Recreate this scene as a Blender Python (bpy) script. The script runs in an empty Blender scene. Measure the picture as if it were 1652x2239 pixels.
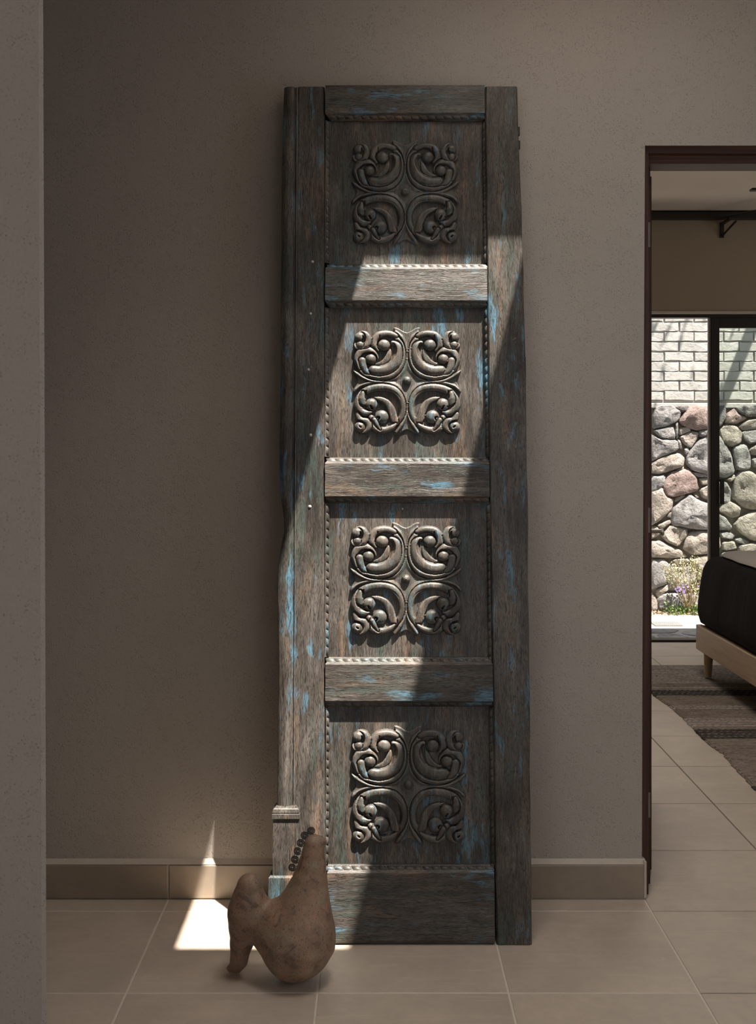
import bpy, bmesh, math, random
import numpy as np
from mathutils import Vector, Matrix, noise as mnoise

S = bpy.context.scene
COL = S.collection

# ------------------------------------------------------------------ camera
cam_d = bpy.data.cameras.new('camera')
cam = bpy.data.objects.new('camera', cam_d); COL.objects.link(cam)
cam.location = (0, -3.109, 1.3); cam.rotation_euler = (math.pi/2, 0, 0)
cam_d.sensor_fit = 'VERTICAL'; cam_d.sensor_height = 36; cam_d.sensor_width = 36
cam_d.lens = 2394/2239*36
cam_d.shift_x = 8/2239; cam_d.shift_y = -154.5/2239
cam_d.clip_start = 0.05; cam_d.clip_end = 200
S.camera = cam

# ------------------------------------------------------------------ light
SKY = 1.1; SUN_E = 19.0; SKYLIGHT_W = 7.4; FILL_W = 3.2; FRONT_W = 1.2; ROOF_W = 3.5; SIDE_W = 5.0; BED_W = 8.0; BEDROOF_W = 12.0
W = bpy.data.worlds.new('world'); S.world = W; W.use_nodes = True
bg = W.node_tree.nodes['Background']; bg.inputs[0].default_value = (0.80, 0.90, 1.0, 1); bg.inputs[1].default_value = SKY
SUN_DIR = Vector((-0.264, 0.27, -1.0)).normalized()
def lamp(name, kind, loc, **kw):
    d = bpy.data.lights.new(name, kind); o = bpy.data.objects.new(name, d); COL.objects.link(o); o.location = loc
    for k, v in kw.items(): setattr(d, k, v)
    return o
sun = lamp('sun', 'SUN', (0, 0, 6), energy=SUN_E, angle=math.radians(0.53), color=(1.0, 0.93, 0.83))
sun.rotation_euler = SUN_DIR.to_track_quat('-Z', 'Y').to_euler()
# daylight of the sky seen through the roof light (pointing down)
lamp('skylight_daylight', 'AREA', (0.52, -0.78, 3.38), energy=SKYLIGHT_W, shape='RECTANGLE', size=0.58, size_y=0.86, color=(1.0, 0.93, 0.85))
# light from behind left, read from the carved door's shadow; then added fills
fl = lamp('hall_left_light', 'AREA', (-1.4, -4.52, 1.35), energy=FILL_W, shape='RECTANGLE', size=1.1, size_y=2.2, color=(1.0, 0.93, 0.86))
fl.rotation_euler = (math.radians(90), 0, 0)
fl = lamp('hall_back_fill', 'AREA', (1.5, -4.52, 1.5), energy=FRONT_W, shape='RECTANGLE', size=1.2, size_y=1.4, color=(1.0, 0.93, 0.86))  # added fill lamp behind the camera, no window known there
fl.rotation_euler = (math.radians(90), 0, 0)
fl = lamp('hall_side_fill', 'AREA', (2.36, -1.55, 1.35), energy=SIDE_W, shape='RECTANGLE', size=1.1, size_y=1.3, color=(0.97, 0.97, 1.0))  # unseen fill added to brighten the right wall at a low angle
fl.rotation_euler = (math.radians(90), 0, math.radians(90))
# unseen fill lamps added over the hall floor and at the bedroom's right wall
lamp('hall_floor_fill', 'AREA', (.12, -1.0, 2.77), energy=ROOF_W, shape='RECTANGLE', size=0.5, size_y=0.5, color=(1.0, 0.92, 0.83), spread=math.radians(100))
fl = lamp('bedroom_side_fill', 'AREA', (4.36, 2.3, 1.5), energy=BED_W, shape='RECTANGLE', size=1.2, size_y=1.3, color=(1.0, 0.92, 0.82))
fl.rotation_euler = (math.radians(90), 0, math.radians(90))
lamp('bedroom_ceiling_fill', 'AREA', (1.25, 1.45, 2.77), energy=BEDROOF_W, shape='RECTANGLE', size=0.7, size_y=0.7, color=(1.0, 0.94, 0.87), spread=math.radians(130))  # unseen fill added to brighten the bedroom floor, rug and bed
for n, l, r, sx, sy in (('skylight_portal', (0.52, -0.78, 3.42), (0, 0, 0), .62, .9), ('window_portal', (2.5, 4.12, 1.05), (math.radians(-90), 0, 0), 3.0, 2.1)):
    p = lamp(n, 'AREA', l, shape='RECTANGLE', size=sx, size_y=sy); p.rotation_euler = r; p.data.cycles.is_portal = True
S.view_settings.view_transform = 'Standard'; S.view_settings.look = 'None'
S.view_settings.exposure = 0.0; S.view_settings.gamma = 1.0; S.view_settings.use_curve_mapping = False

# ------------------------------------------------------------------ materials
class NT:
    def __init__(s, name):
        s.m = bpy.data.materials.new(name); s.m.use_nodes = True; s.t = s.m.node_tree; s.t.nodes.clear()
        s.out = s.n('ShaderNodeOutputMaterial'); s.b = s.n('ShaderNodeBsdfPrincipled'); s.l(s.b.outputs[0], s.out.inputs[0])
        s.tc = s.n('ShaderNodeTexCoord')
    def n(s, t, **kw):
        x = s.t.nodes.new(t)
        for k, v in kw.items(): setattr(x, k, v)
        return x
    def l(s, a, b): s.t.links.new(a, b)
    def put(s, v, sock):
        if hasattr(v, 'is_linked'): s.l(v, sock)
        elif hasattr(v, '__len__'): sock.default_value = tuple(v) + ((1,) if len(v) == 3 and len(sock.default_value) == 4 else ())
        else: sock.default_value = v
    def mapping(s, scale, rnd=False, loc=(0, 0, 0)):
        mp = s.n('ShaderNodeMapping'); s.l(s.tc.outputs['Object'], mp.inputs[0]); mp.inputs['Scale'].default_value = scale
        if rnd:
            oi = s.n('ShaderNodeObjectInfo'); cx = s.n('ShaderNodeCombineXYZ')
            for i, k in enumerate((37., 61., 83.)): s.l(s.math('MULTIPLY', oi.outputs['Random'], k), cx.inputs[i])
            s.l(cx.outputs[0], mp.inputs['Location'])
        else: mp.inputs['Location'].default_value = loc
        return mp.outputs[0]
    def noise(s, vec, scale=1., detail=4., rough=.55, dist=0.):
        x = s.n('ShaderNodeTexNoise'); s.l(vec, x.inputs['Vector'])
        x.inputs['Scale'].default_value = scale; x.inputs['Detail'].default_value = detail
        x.inputs['Roughness'].default_value = rough; x.inputs['Distortion'].default_value = dist
        return x.outputs['Fac']
    def vor(s, vec, scale, feature='F1', out='Distance'):
        x = s.n('ShaderNodeTexVoronoi', feature=feature); s.l(vec, x.inputs['Vector']); x.inputs['Scale'].default_value = scale
        return x.outputs[out]
    def ramp(s, fac, *stops, interp='LINEAR'):
        r = s.n('ShaderNodeValToRGB'); s.l(fac, r.inputs[0]); e = r.color_ramp.elements; r.color_ramp.interpolation = interp
        while len(e) < len(stops): e.new(.5)
        for x, (p, c) in zip(e, stops):
            x.position = p; x.color = (c, c, c, 1) if not hasattr(c, '__len__') else (*c, 1)
        return r.outputs[0]
    def mix(s, f, a, b, mode='MIX'):
        x = s.n('ShaderNodeMix', data_type='RGBA', blend_type=mode); s.put(f, x.inputs[0]); s.put(a, x.inputs[6]); s.put(b, x.inputs[7]); return x.outputs[2]
    def math(s, op, a, b=0.):
        x = s.n('ShaderNodeMath', operation=op); s.put(a, x.inputs[0]); s.put(b, x.inputs[1]); return x.outputs[0]
    def bump(s, h, strength=.5, dist=.002, prev=None):
        x = s.n('ShaderNodeBump'); s.l(h, x.inputs['Height']); x.inputs['Strength'].default_value = strength; x.inputs['Distance'].default_value = dist
        if prev is not None: s.l(prev, x.inputs['Normal'])
        return x.outputs[0]
    def done(s, color, rough=.6, normal=None, spec=.5, **kw):
        s.put(color, s.b.inputs['Base Color']); s.put(rough, s.b.inputs['Roughness']); s.b.inputs['Specular IOR Level'].default_value = spec
        if normal is not None: s.l(normal, s.b.inputs['Normal'])
        for k, v in kw.items(): s.put(v, s.b.inputs[k])
        return s.m

def plain(name, color, rough=.5, var=.15, scale=40., bump=0., spec=.5, **kw):
    t = NT(name); v = t.mapping((1, 1, 1)); f = t.noise(v, scale)
    c = t.mix(f, tuple(x*(1-var) for x in color), tuple(min(1, x*(1+var)) for x in color))
    return t.done(c, rough, t.bump(f, bump, .002) if bump else None, spec, **kw)

def plaster(name, color, amp=1.):
    t = NT(name); v = t.mapping((1, 1, 1))
    big = t.noise(v, 2.2, 3); c = t.mix(t.ramp(big, (.3, 0.), (.7, 1.)), tuple(x*.94 for x in color), color)
    grit = t.ramp(t.noise(v, 170, 3, .6), (.52, 0.), (.72, 1.))
    pits = t.ramp(t.noise(v, 105, 1, .4), (.20, 0.), (.29, 1.))
    gran = t.math('MULTIPLY', t.ramp(t.vor(v, 175), (.10, 1.), (.34, 0.)), t.ramp(t.noise(v, 30, 3, .6), (.42, 0.), (.58, 1.)))
    fine = t.noise(v, 420, 2, .6)
    wav = t.noise(v, 14, 3)
    b = t.bump(fine, .18*amp, .001); b = t.bump(grit, .28*amp, .0014, b); b = t.bump(gran, .38*amp, .0022, b); b = t.bump(pits, .22*amp, .0016, b); b = t.bump(wav, .25*amp, .006, b)
    c = t.mix(t.math('MULTIPLY', t.math('SUBTRACT', 1., pits), .22), c, tuple(x*.5 for x in color))
    return t.done(c, .92, b, .2)

def old_wood(name, axis, worn_edges=False):
    """weathered carved wood: dark brown, silvery worn grain, remnants of blue and green paint, grain along axis"""
    t = NT(name)
    def sc(a, b): return (b, a, a) if axis == 'x' else (a, a, b)
    # grain flows: the coordinates are bent by a slow noise before they are stretched
    nz = t.n('ShaderNodeTexNoise'); t.l(t.mapping(sc(4.5, 2.0), loc=(2, 2, 5)), nz.inputs['Vector']); nz.inputs['Detail'].default_value = 2
    sub = t.n('ShaderNodeVectorMath', operation='SUBTRACT'); t.l(nz.outputs['Color'], sub.inputs[0]); sub.inputs[1].default_value = (.5, .5, .5)
    scl = t.n('ShaderNodeVectorMath', operation='SCALE'); t.l(sub.outputs[0], scl.inputs[0]); scl.inputs['Scale'].default_value = .017
    add = t.n('ShaderNodeVectorMath', operation='ADD'); t.l(t.tc.outputs['Object'], add.inputs[0]); t.l(scl.outputs[0], add.inputs[1])
    def flow(scale, loc=(0, 0, 0)):
        mp = t.n('ShaderNodeMapping'); t.l(add.outputs[0], mp.inputs[0]); mp.inputs['Scale'].default_value = scale; mp.inputs['Location'].default_value = loc; return mp.outputs[0]
    g = t.noise(flow(sc(560, 32)), 1., 3, .6, .4)                       # fine grain
    g2 = t.noise(flow(sc(85, 8.), (3, 5, 2)), 1., 5, .65, .8)           # broad grain
    pores = t.noise(flow(sc(820, 56), (8, 1, 4)), 1., 2, .55, .3)       # dark open pores
    cracks = t.noise(flow(sc(330, 10), (4, 4, 1)), 1., 3, .6, .5)       # longer cracks
    wear = t.noise(t.mapping(sc(7, 3.0), loc=(1, 7, 3)), 1., 5, .62, .5)
    warp = t.noise(t.mapping(sc(5, 1.6), loc=(2, 2, 5)), 1., 2, .5)
    f = t.math('ADD', t.math('ADD', t.math('MULTIPLY', g, .22), t.math('MULTIPLY', g2, .26)), t.math('MULTIPLY', wear, .52))
    c = t.ramp(f, (.36, DARK[0]), (.45, DARK[1]), (.54, DARK[2]), (.66, DARK[3]))
    # remnants of paint, broken up by the grain
    p1 = t.noise(t.mapping(sc(26, 7.0), loc=(2.3, 0, 9.1)), 1., 4, .6, .3)
    p2 = t.noise(t.mapping(sc(16, 4.2), loc=(7.7, 4, 1.2)), 1., 4, .6, .3)
    p3 = t.noise(t.mapping(sc(20, 3.6), loc=(4.4, 9, 6.2)), 1., 4, .6, .3)
    brk = t.ramp(t.math('ADD', t.math('MULTIPLY', g, .4), t.math('MULTIPLY', g2, .6)), (.40, .15), (.54, 1.))
    m1 = t.math('MULTIPLY', t.ramp(p1, (.56, 0.), (.64, .85)), brk)
    m1 = t.math('MULTIPLY', m1, t.ramp(warp, (.38, .1), (.52, 1.)))
    m2 = t.math('MULTIPLY', t.ramp(p2, (.52, 0.), (.66, .7)), brk)
    m3 = t.math('MULTIPLY', t.ramp(p3, (.55, 0.), (.70, .7)), brk)
    c = t.mix(m3, c, (.225, .140, .090))
    c = t.mix(m2, c, (.050, .088, .078))
    c = t.mix(m1, c, (.095, .215, .300))
    c = t.mix(t.ramp(pores, (.36, .9), (.47, 0.)), c, (.012, .009, .007))
    c = t.mix(t.ramp(cracks, (.33, .85), (.41, 0.)), c, (.010, .008, .006))
    if worn_edges:
        ge = t.n('ShaderNodeNewGeometry'); wf = t.ramp(ge.outputs['Pointiness'], (.505, 0.), (.60, .75))
        c = t.mix(t.math('MULTIPLY', wf, t.ramp(g, (.35, .45), (.6, 1.))), c, (.300, .262, .225))
    b = t.bump(pores, .5, .0009); b = t.bump(cracks, .5, .0014, b); b = t.bump(g, .35, .0010, b); b = t.bump(g2, .4, .002, b)
    if worn_edges:                       # the carving is smoothed and waxed by hands
        b = t.bump(pores, .3, .0006); b = t.bump(g2, .2, .0012, b)
        return t.done(c, t.ramp(g, (.3, .34), (.7, .48)), b, .5)
    return t.done(c, t.ramp(g, (.3, .33), (.7, .50)), b, .5)
DARK = ((.020, .016, .013), (.046, .038, .032), (.094, .081, .070), (.200, .178, .156))

def tile_mat(name, col):
    t = NT(name); v = t.mapping((1, 1, 1), rnd=True)
    a = t.noise(v, 5, 5, .6, .5); b_ = t.noise(v, 38, 4, .6); st = t.noise(t.mapping((6, 45, 6), rnd=True), 1, 4, .6, 1.)
    c = t.mix(t.ramp(a, (.3, 0.), (.7, 1.)), tuple(x*.86 for x in col), tuple(x*1.08 for x in col))
    c = t.mix(t.ramp(b_, (.35, .25), (.6, 0.)), c, tuple(x*.7 for x in col))
    c = t.mix(t.ramp(st, (.56, 0.), (.72, .3)), c, tuple(min(1, x*1.25) for x in col))
    bm = t.bump(st, .25, .0012); bm = t.bump(b_, .2, .0008, bm)
    return t.done(c, t.ramp(b_, (.3, .34), (.7, .48)), bm, .5)

M = {}
M['plaster'] = plaster('plaster', (.43, .388, .342), 1.9)
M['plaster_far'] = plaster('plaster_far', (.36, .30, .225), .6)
M['ceiling'] = plaster('ceiling_plaster', (.72, .64, .56), .4)
M['woodv'] = old_wood('weathered_wood_upright', 'z'); M['woodh'] = old_wood('weathered_wood_level', 'x'); M['carved'] = old_wood('carved_wood_worn_edges', 'z', True)
M['tile'] = tile_mat('floor_tile', (.56, .465, .38))
M['skirt'] = tile_mat('skirting_tile', (.31, .25, .195))
M['grout'] = plain('grout', (.66, .59, .51), .9, .1, 60)
M['grout_shaded'] = plain('shaded_grout', (.20, .17, .145), .9, .15, 60)  # same grout again, with the shade of recessed joints put into its colour
M['ledge'] = plain('plaster_ledge', (.55, .48, .41), .9, .12, 30, .2)
for nm_, ttl_, sc_ in (('jamb', 'dark_jamb_wood', (70, 70, 2.5)), ('headwood', 'dark_head_wood', (2.5, 70, 70))):
    t = NT(ttl_); g = t.noise(t.mapping(sc_), 1., 4, .6, .8)
    M[nm_] = t.done(t.ramp(g, (.3, (.022, .008, .005)), (.55, (.070, .024, .012)), (.75, (.13, .048, .024))), .5, t.bump(g, .2, .001), .5)
t = NT('pale_bed_wood'); g = t.noise(t.mapping((40, 3, 40)), 1., 4, .6, .6)
M['bedwood'] = t.done(t.ramp(g, (.3, (.42, .29, .18)), (.7, (.56, .41, .275))), .5, None, .4)
M['darkmetal'] = plain('dark_window_metal', (.022, .016, .013), .4, .2, 20)
M['edgemetal'] = plain('window_edge_metal', (.20, .17, .15), .45, .1, 20)
M['steel'] = plain('hinge_steel', (.45, .42, .38), .4, .1, 50, Metallic=.7)
M['stud'] = plain('stud_iron', (.50, .48, .44), .42, .2, 400, .2, Metallic=.4)
M['iron'] = plain('black_iron', (.012, .011, .010), .38, .3, 300, .1)
M['rust'] = plain('dark_hinge_iron', (.015, .011, .009), .6, .3, 200, .3)
# terracotta
t = NT('mottled_clay'); v = t.mapping((1, 1, 1))
a = t.noise(v, 11, 5, .6, .4); b1 = t.noise(v, 26, 5, .65, .8); sp = t.noise(v, 230, 3, .6); sp2 = t.noise(v, 330, 2, .6)
c = t.mix(t.ramp(a, (.36, 0.), (.64, 1.)), (.205, .143, .098), (.36, .22, .152))
c = t.mix(t.ramp(b1, (.50, 0.), (.66, .75)), c, (.31, .26, .18))
c = t.mix(t.ramp(b1, (.33, .8), (.45, 0.)), c, (.105, .075, .056))
c = t.mix(t.ramp(t.noise(t.mapping((1, 1, .6), loc=(5, 2, 1)), 15, 4, .6), (.56, 0.), (.70, .7)), c, (.44, .25, .175))
c = t.mix(t.ramp(sp, (.32, .65), (.42, 0.)), c, (.040, .028, .020))
M['clay'] = t.done(c, t.ramp(sp, (.3, .62), (.7, .48)), t.bump(sp2, .2, .0008, t.bump(sp, .3, .0012)), .4)
# courtyard
t = NT('white_painted_brick'); v = t.mapping((1, 1, 1), rnd=True); n = t.noise(v, 30, 5, .65); n2 = t.noise(v, 6, 4)
M['brick'] = t.done(t.mix(t.ramp(n2, (.3, 0.), (.7, 1.)), (.43, .412, .385), (.52, .505, .48)), .85, t.bump(n, .7, .006), .25)
t = NT('white_mortar'); n = t.noise(t.mapping((1, 1, 1)), 45, 4, .6)
M['mortar'] = t.done((.43, .412, .385), .95, t.bump(n, .6, .005), .2)
M['stonemortar'] = plain('brown_stone_mortar', (.22, .19, .16), .95, .3, 30, .6)  # brown mortar bed under the stones
def stone(name, col):
    t = NT(name); v = t.mapping((1, 1, 1), rnd=True); a = t.noise(v, 7, 6, .65, .6); b_ = t.noise(v, 45, 5, .7); sp = t.noise(v, 140, 2)
    c = t.mix(t.ramp(a, (.32, 0.), (.68, 1.)), tuple(x*.62 for x in col), tuple(min(1, x*1.22) for x in col))
    c = t.mix(t.ramp(b_, (.36, .55), (.5, 0.)), c, tuple(x*.5 for x in col))
    return t.done(c, .9, t.bump(b_, 1., .012, t.bump(a, .9, .035)), .25)
M['st_grey'] = stone('grey_stone', (.30, .287, .285)); M['st_warm'] = stone('tan_stone', (.37, .325, .288)); M['st_pink'] = stone('reddish_stone', (.31, .235, .215)); M['st_dark'] = stone('dark_grey_stone', (.19, .182, .182))
M['patio'] = plain('patio_cement', (.37, .35, .32), .9, .12, 18, .3)
M['flag'] = stone('patio_flagstone', (.36, .345, .335))
M['leaf'] = plain('pale_leaf', (.32, .305, .17), .6, .4, 8); M['green'] = plain('fresh_green_leaf', (.125, .21, .05), .6, .35, 10)
M['stem'] = plain('plant_stem', (.30, .23, .13), .8, .2, 30); M['flower'] = plain('lilac_flower', (.34, .25, .52), .6, .2, 30)
M['litter'] = plain('dry_leaf', (.28, .19, .115), .9, .4, 25); M['bark'] = plain('tree_bark', (.14, .11, .085), .9, .3, 20, .6)
# bedding
t = NT('black_brown_velvet'); n = t.noise(t.mapping((9, 9, 2)), 1., 4, .6, .5)
M['velvet'] = t.done(t.ramp(n, (.3, (.0075, .005, .004)), (.7, (.014, .0095, .0075))), .95, t.bump(n, .3, .01), .08, **{'Sheen Weight': .03, 'Sheen Roughness': .5})
t = NT('pale_bed_linen'); n = t.noise(t.mapping((4, 25, 10)), 1., 3, .6, .5)
M['linen'] = t.done((.42, .37, .32), .9, t.bump(n, .3, .006), .2)
def yarn(name, a, b):
    t = NT(name); n = t.noise(t.mapping((14, 90, 90), rnd=True), 1., 4, .65); n2 = t.noise(t.mapping((260, 260, 260)), 1., 2)
    return t.done(t.mix(t.ramp(n, (.35, 0.), (.65, 1.)), a, b), .95, t.bump(n2, .7, .002), .1)
M['yarn'] = yarn('taupe_yarn', (.14, .108, .083), (.31, .25, .205)); M['yarn_grey'] = yarn('grey_yarn', (.22, .185, .16), (.44, .38, .335)); M['yarn_dark'] = yarn('dark_yarn', (.03, .027, .026), (.10, .088, .078))
# glass: thin pane, slight green tint, fresnel reflection
t = NT('window_glass'); t.t.nodes.remove(t.b)
tr = t.n('ShaderNodeBsdfTransparent'); tr.inputs[0].default_value = (.86, .90, .87, 1); gl = t.n('ShaderNodeBsdfGlossy'); gl.inputs['Roughness'].default_value = .02
fr = t.n('ShaderNodeFresnel'); fr.inputs[0].default_value = 1.45; mx = t.n('ShaderNodeMixShader'); t.l(fr.outputs[0], mx.inputs[0]); t.l(tr.outputs[0], mx.inputs[1]); t.l(gl.outputs[0], mx.inputs[2]); t.l(mx.outputs[0], t.out.inputs[0])
M['glass'] = t.m

# ------------------------------------------------------------------ helpers
def ob(name, me, mat=None, parent=None, loc=None):
    if isinstance(me, bmesh.types.BMesh):
        b = me; bmesh.ops.recalc_face_normals(b, faces=b.faces); me = bpy.data.meshes.new(name); b.to_mesh(me); b.free()
    if mat is not None and not me.materials: me.materials.append(M[mat] if isinstance(mat, str) else mat)
    o = bpy.data.objects.new(name, me); COL.objects.link(o)
    if parent is not None: o.parent = parent
    if loc is not None: o.location = loc
    return o
def empty(name, loc=(0, 0, 0), rot=(0, 0, 0)):
    o = bpy.data.objects.new(name, None); COL.objects.link(o); o.location = loc; o.rotation_euler = rot; o.empty_display_size = .05; return o
def tag(o, label=None, cat=None, group=None, kind=None):
    for k, v in (('label', label), ('category', cat), ('group', group), ('kind', kind)):
        if v: o[k] = v
    return o
def smooth(o, angle=None):
    for p in o.data.polygons: p.use_smooth = True
    if angle: o.data.set_sharp_from_angle(angle=math.radians(angle))
    return o
def box(b, lo, hi, bev=0., seg=1):
    r = bmesh.ops.create_cube(b, size=1.)
    for v in r['verts']:
        for i in range(3): v.co[i] = lo[i] + (v.co[i]+.5)*(hi[i]-lo[i])
    if bev:
        es = list({e for v in r['verts'] for e in v.link_edges})
        bmesh.ops.bevel(b, geom=es, offset=bev, segments=seg, affect='EDGES', profile=.5, clamp_overlap=True)
    return b
def boxes(*bs, bev=0.):
    b = bmesh.new()
    for lo, hi in bs: box(b, lo, hi, bev)
    return b
def loft(b, rings, cap=True, close=True):
    R = [[b.verts.new(p) for p in r] for r in rings]; n = len(R[0])
    for a, c in zip(R[:-1], R[1:]):
        for i in range(n if close else n-1):
            j = (i+1) % n; b.faces.new((a[i], a[j], c[j], c[i]))
    if cap: b.faces.new(R[0][::-1]); b.faces.new(R[-1])
    return b
def tube(b, pts, rad, seg=8, cap=True):
    pts = [Vector(p) for p in pts]; rings = []
    up = Vector((0, 0, 1))
    for i, p in enumerate(pts):
        d = (pts[min(i+1, len(pts)-1)] - pts[max(i-1, 0)]).normalized()
        if abs(d.dot(up)) > .95: up = Vector((1, 0, 0)) if abs(d.x) < .9 else Vector((0, 1, 0))
        x = d.cross(up).normalized(); y = d.cross(x); r = rad[i] if hasattr(rad, '__len__') else rad
        rings.append([p + x*math.cos(a)*r + y*math.sin(a)*r for a in (2*math.pi*k/seg for k in range(seg))])
        up = x.cross(d)
    return loft(b, rings, cap)
def prism_xz(b, poly, y0, y1):
    return loft(b, [[(x, y0, z) for x, z in poly], [(x, y1, z) for x, z in poly]])
def prism_xy(b, poly, z0, z1):
    return loft(b, [[(x, y, z0) for x, y in poly], [(x, y, z1) for x, y in poly]])
def interp(tab, v):
    tab = sorted(tab); return float(np.interp(v, [a for a, _ in tab], [c for _, c in tab]))
rng = random.Random(7)

# ------------------------------------------------------------------ the room
WY = .012; WB = .182; CZ = 2.79            # hall face and bedroom face of the dividing wall, ceiling height
OX0, OX1, OZ = .764, 1.66, 2.150           # doorway
XL, XR, YF = -2.6, 2.4, -4.6               # hall
BX0, BX1, BY = -.2, 4.4, 4.0               # bedroom

b = bmesh.new()
prism_xz(b, [(XL, 0), (OX0, 0), (OX0, OZ), (OX1, OZ), (OX1, 0), (BX1, 0), (BX1, CZ), (XL, CZ)], WY, WB)
b.edges.ensure_lookup_table()
es = [e for e in b.edges if all(abs(v.co.y-WY) < 1e-5 for v in e.verts) and all(OX0-1e-4 < v.co.x < OX1+1e-4 and v.co.z < OZ+1e-3 for v in e.verts) and e.calc_length() < 2.3]
bmesh.ops.bevel(b, geom=es, offset=.007, segments=3, affect='EDGES', profile=.5)
tag(ob('wall_back', b, 'plaster'), kind='structure')
# foreground wall end, slightly out of plumb
b = bmesh.new()
loft(b, [[(XL, -1.40, z), (-.520+dx, -1.40, z), (-.514+dx, -1.396, z), (-.640+dx, -1.22, z), (XL, -1.22, z)] for z, dx in ((0, .002), (.7, .0005), (1.3, -.0015), (2.0, -.004), (CZ, -.003))])
tag(ob('wall_left', b, 'plaster'), kind='structure')
tag(ob('wall_hall_left', boxes(((XL-.12, YF, 0), (XL, WB, CZ))), 'plaster'), kind='structure')
tag(ob('wall_hall_right', boxes(((XR, YF, 0), (XR+.12, -2.1, CZ)), ((XR, -1.0, 0), (XR+.12, WY, CZ)), ((XR, -2.1, 0), (XR+.12, -1.0, .7)), ((XR, -2.1, 2.0), (XR+.12, -1.0, CZ))), 'plaster'), kind='structure')
tag(ob('wall_front', boxes(((XL, YF-.12, 0), (-2.0, YF, CZ)), ((-.8, YF-.12, 0), (.85, YF, CZ)), ((2.15, YF-.12, 0), (XR, YF, CZ)), ((-2.0, YF-.12, 2.5), (-.8, YF, CZ)), ((.85, YF-.12, 0), (2.15, YF, .75)), ((.85, YF-.12, 2.25), (2.15, YF, CZ))), 'plaster'), kind='structure')
# bedroom shell
WX0, WX1, WZ = .9, 4.05, 2.125
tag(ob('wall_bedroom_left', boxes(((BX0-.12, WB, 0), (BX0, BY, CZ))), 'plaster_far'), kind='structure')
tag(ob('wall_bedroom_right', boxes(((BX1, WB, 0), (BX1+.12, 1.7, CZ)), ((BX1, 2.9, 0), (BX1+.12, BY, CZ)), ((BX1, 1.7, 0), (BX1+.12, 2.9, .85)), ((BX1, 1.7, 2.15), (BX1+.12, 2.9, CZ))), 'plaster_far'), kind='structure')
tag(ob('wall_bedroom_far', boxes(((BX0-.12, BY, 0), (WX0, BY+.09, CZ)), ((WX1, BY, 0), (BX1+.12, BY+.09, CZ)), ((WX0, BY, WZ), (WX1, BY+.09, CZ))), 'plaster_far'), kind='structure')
# ceiling with the roof light: hole limits chosen by the sun patch
c0, c1 = CZ, CZ+.62                         # deep roof-light shaft; its limits follow from the sun patch
hx0, hx1, hy0, hy1 = .2315, .6656+.264*.62, -1.052-.27*.62, -.346
c2 = CZ+.12
tag(ob('ceiling', boxes(((XL, YF, c0), (hx0-.1, WB, c2)), ((hx1+.1, YF, c0), (BX1, WB, c2)), ((hx0-.1, YF, c0), (hx1+.1, hy0-.1, c2)), ((hx0-.1, hy1+.1, c0), (hx1+.1, WB, c2)), ((BX0, WB, c0), (BX1, BY+.05, c2)), ((hx0-.1, hy0-.1, c0), (hx0, hy1+.1, c1)), ((hx1, hy0-.1, c0), (hx1+.1, hy1+.1, c1)), ((hx0, hy0-.1, c0), (hx1, hy0, c1)), ((hx0, hy1, c0), (hx1, hy1+.1, c1))), 'ceiling'), kind='structure')

# floor: grout bed with tiles laid in one grid through the doorway
JX0, JY0, TS, GAP = -.134, -.079, .450, .0045
fl_o = tag(ob('floor', boxes(((XL, YF, -.08), (.768, WB, -.0010))), 'grout'), kind='structure')
ob('grout_bed', boxes(((.7682, YF, -.08), (XR, WB, -.0022)), ((BX0, WB+.0002, -.08), (BX1, BY+.09, -.0022))), 'grout_shaded', fl_o)   # same grout, darkened in colour for the shade in these joints
tile_cache = {}
def tile(name, par, x0, x1, y0, y1, z0, z1, mat):
    key = (name, round(x1-x0, 3), round(y1-y0, 3), round(z1-z0, 3))
    if key not in tile_cache:
        w, d, h = (x1-x0)/2, (y1-y0)/2, (z1-z0)/2
        b = box(bmesh.new(), (-w, -d, -h), (w, d, h), .0012); o = ob(name, b, mat, par); tile_cache[key] = o.data
    else: o = ob(name, tile_cache[key], None, par)
    o.location = ((x0+x1)/2, (y0+y1)/2, (z0+z1)/2)
    return o
def lay(xa, xb, ya, yb):
    i0 = math.floor((xa-JX0)/TS); j0 = math.floor((ya-JY0)/TS)
    for i in range(i0, i0+16):
        for j in range(j0, j0+14):
            g = GAP/2
            x0, x1 = max(JX0+i*TS+g, xa), min(JX0+(i+1)*TS-g, xb); y0, y1 = max(JY0+j*TS+g, ya), min(JY0+(j+1)*TS-g, yb)
            if x1-x0 > .02 and y1-y0 > .02: tile('floor_tile', fl_o, x0, x1, y0, y1, -.004, 0, 'tile')
lay(-2.0, .764, -2.8, -.001)              # hall
lay(.768, 2.4, -2.8, .0)                   # hall, right of the doorway's line
lay(.768, 1.66, .0, .37)                   # through the doorway
lay(.0, .764, .19, .37); lay(.0, 4.3, .373, 3.985)   # bedroom

# skirting of tiles with a plaster ledge
sk = tag(ob('baseboard_back', prism_x := (lambda: (lambda b: loft(b, [[(x, WY, .0), (x, .0016, .0), (x, .0016, .0965), (x, .0004, .0985), (x, WY, .111)] for x in (-2.5, -.9, -.2, .3, .7705)]))(bmesh.new()))(), 'ledge'), kind='structure')
x = -1.934
while x < .76:
    tile('skirting_tile', sk, x+.0022, min(x+.45, .7665)-.0022, -.0035, .004, .004, .0965, 'skirt'); x += .45
b = boxes(((.7645, -.003, .003), (.7725, .05, .108)), bev=.002); ob('skirting_return', b, 'ledge', sk)

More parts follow.
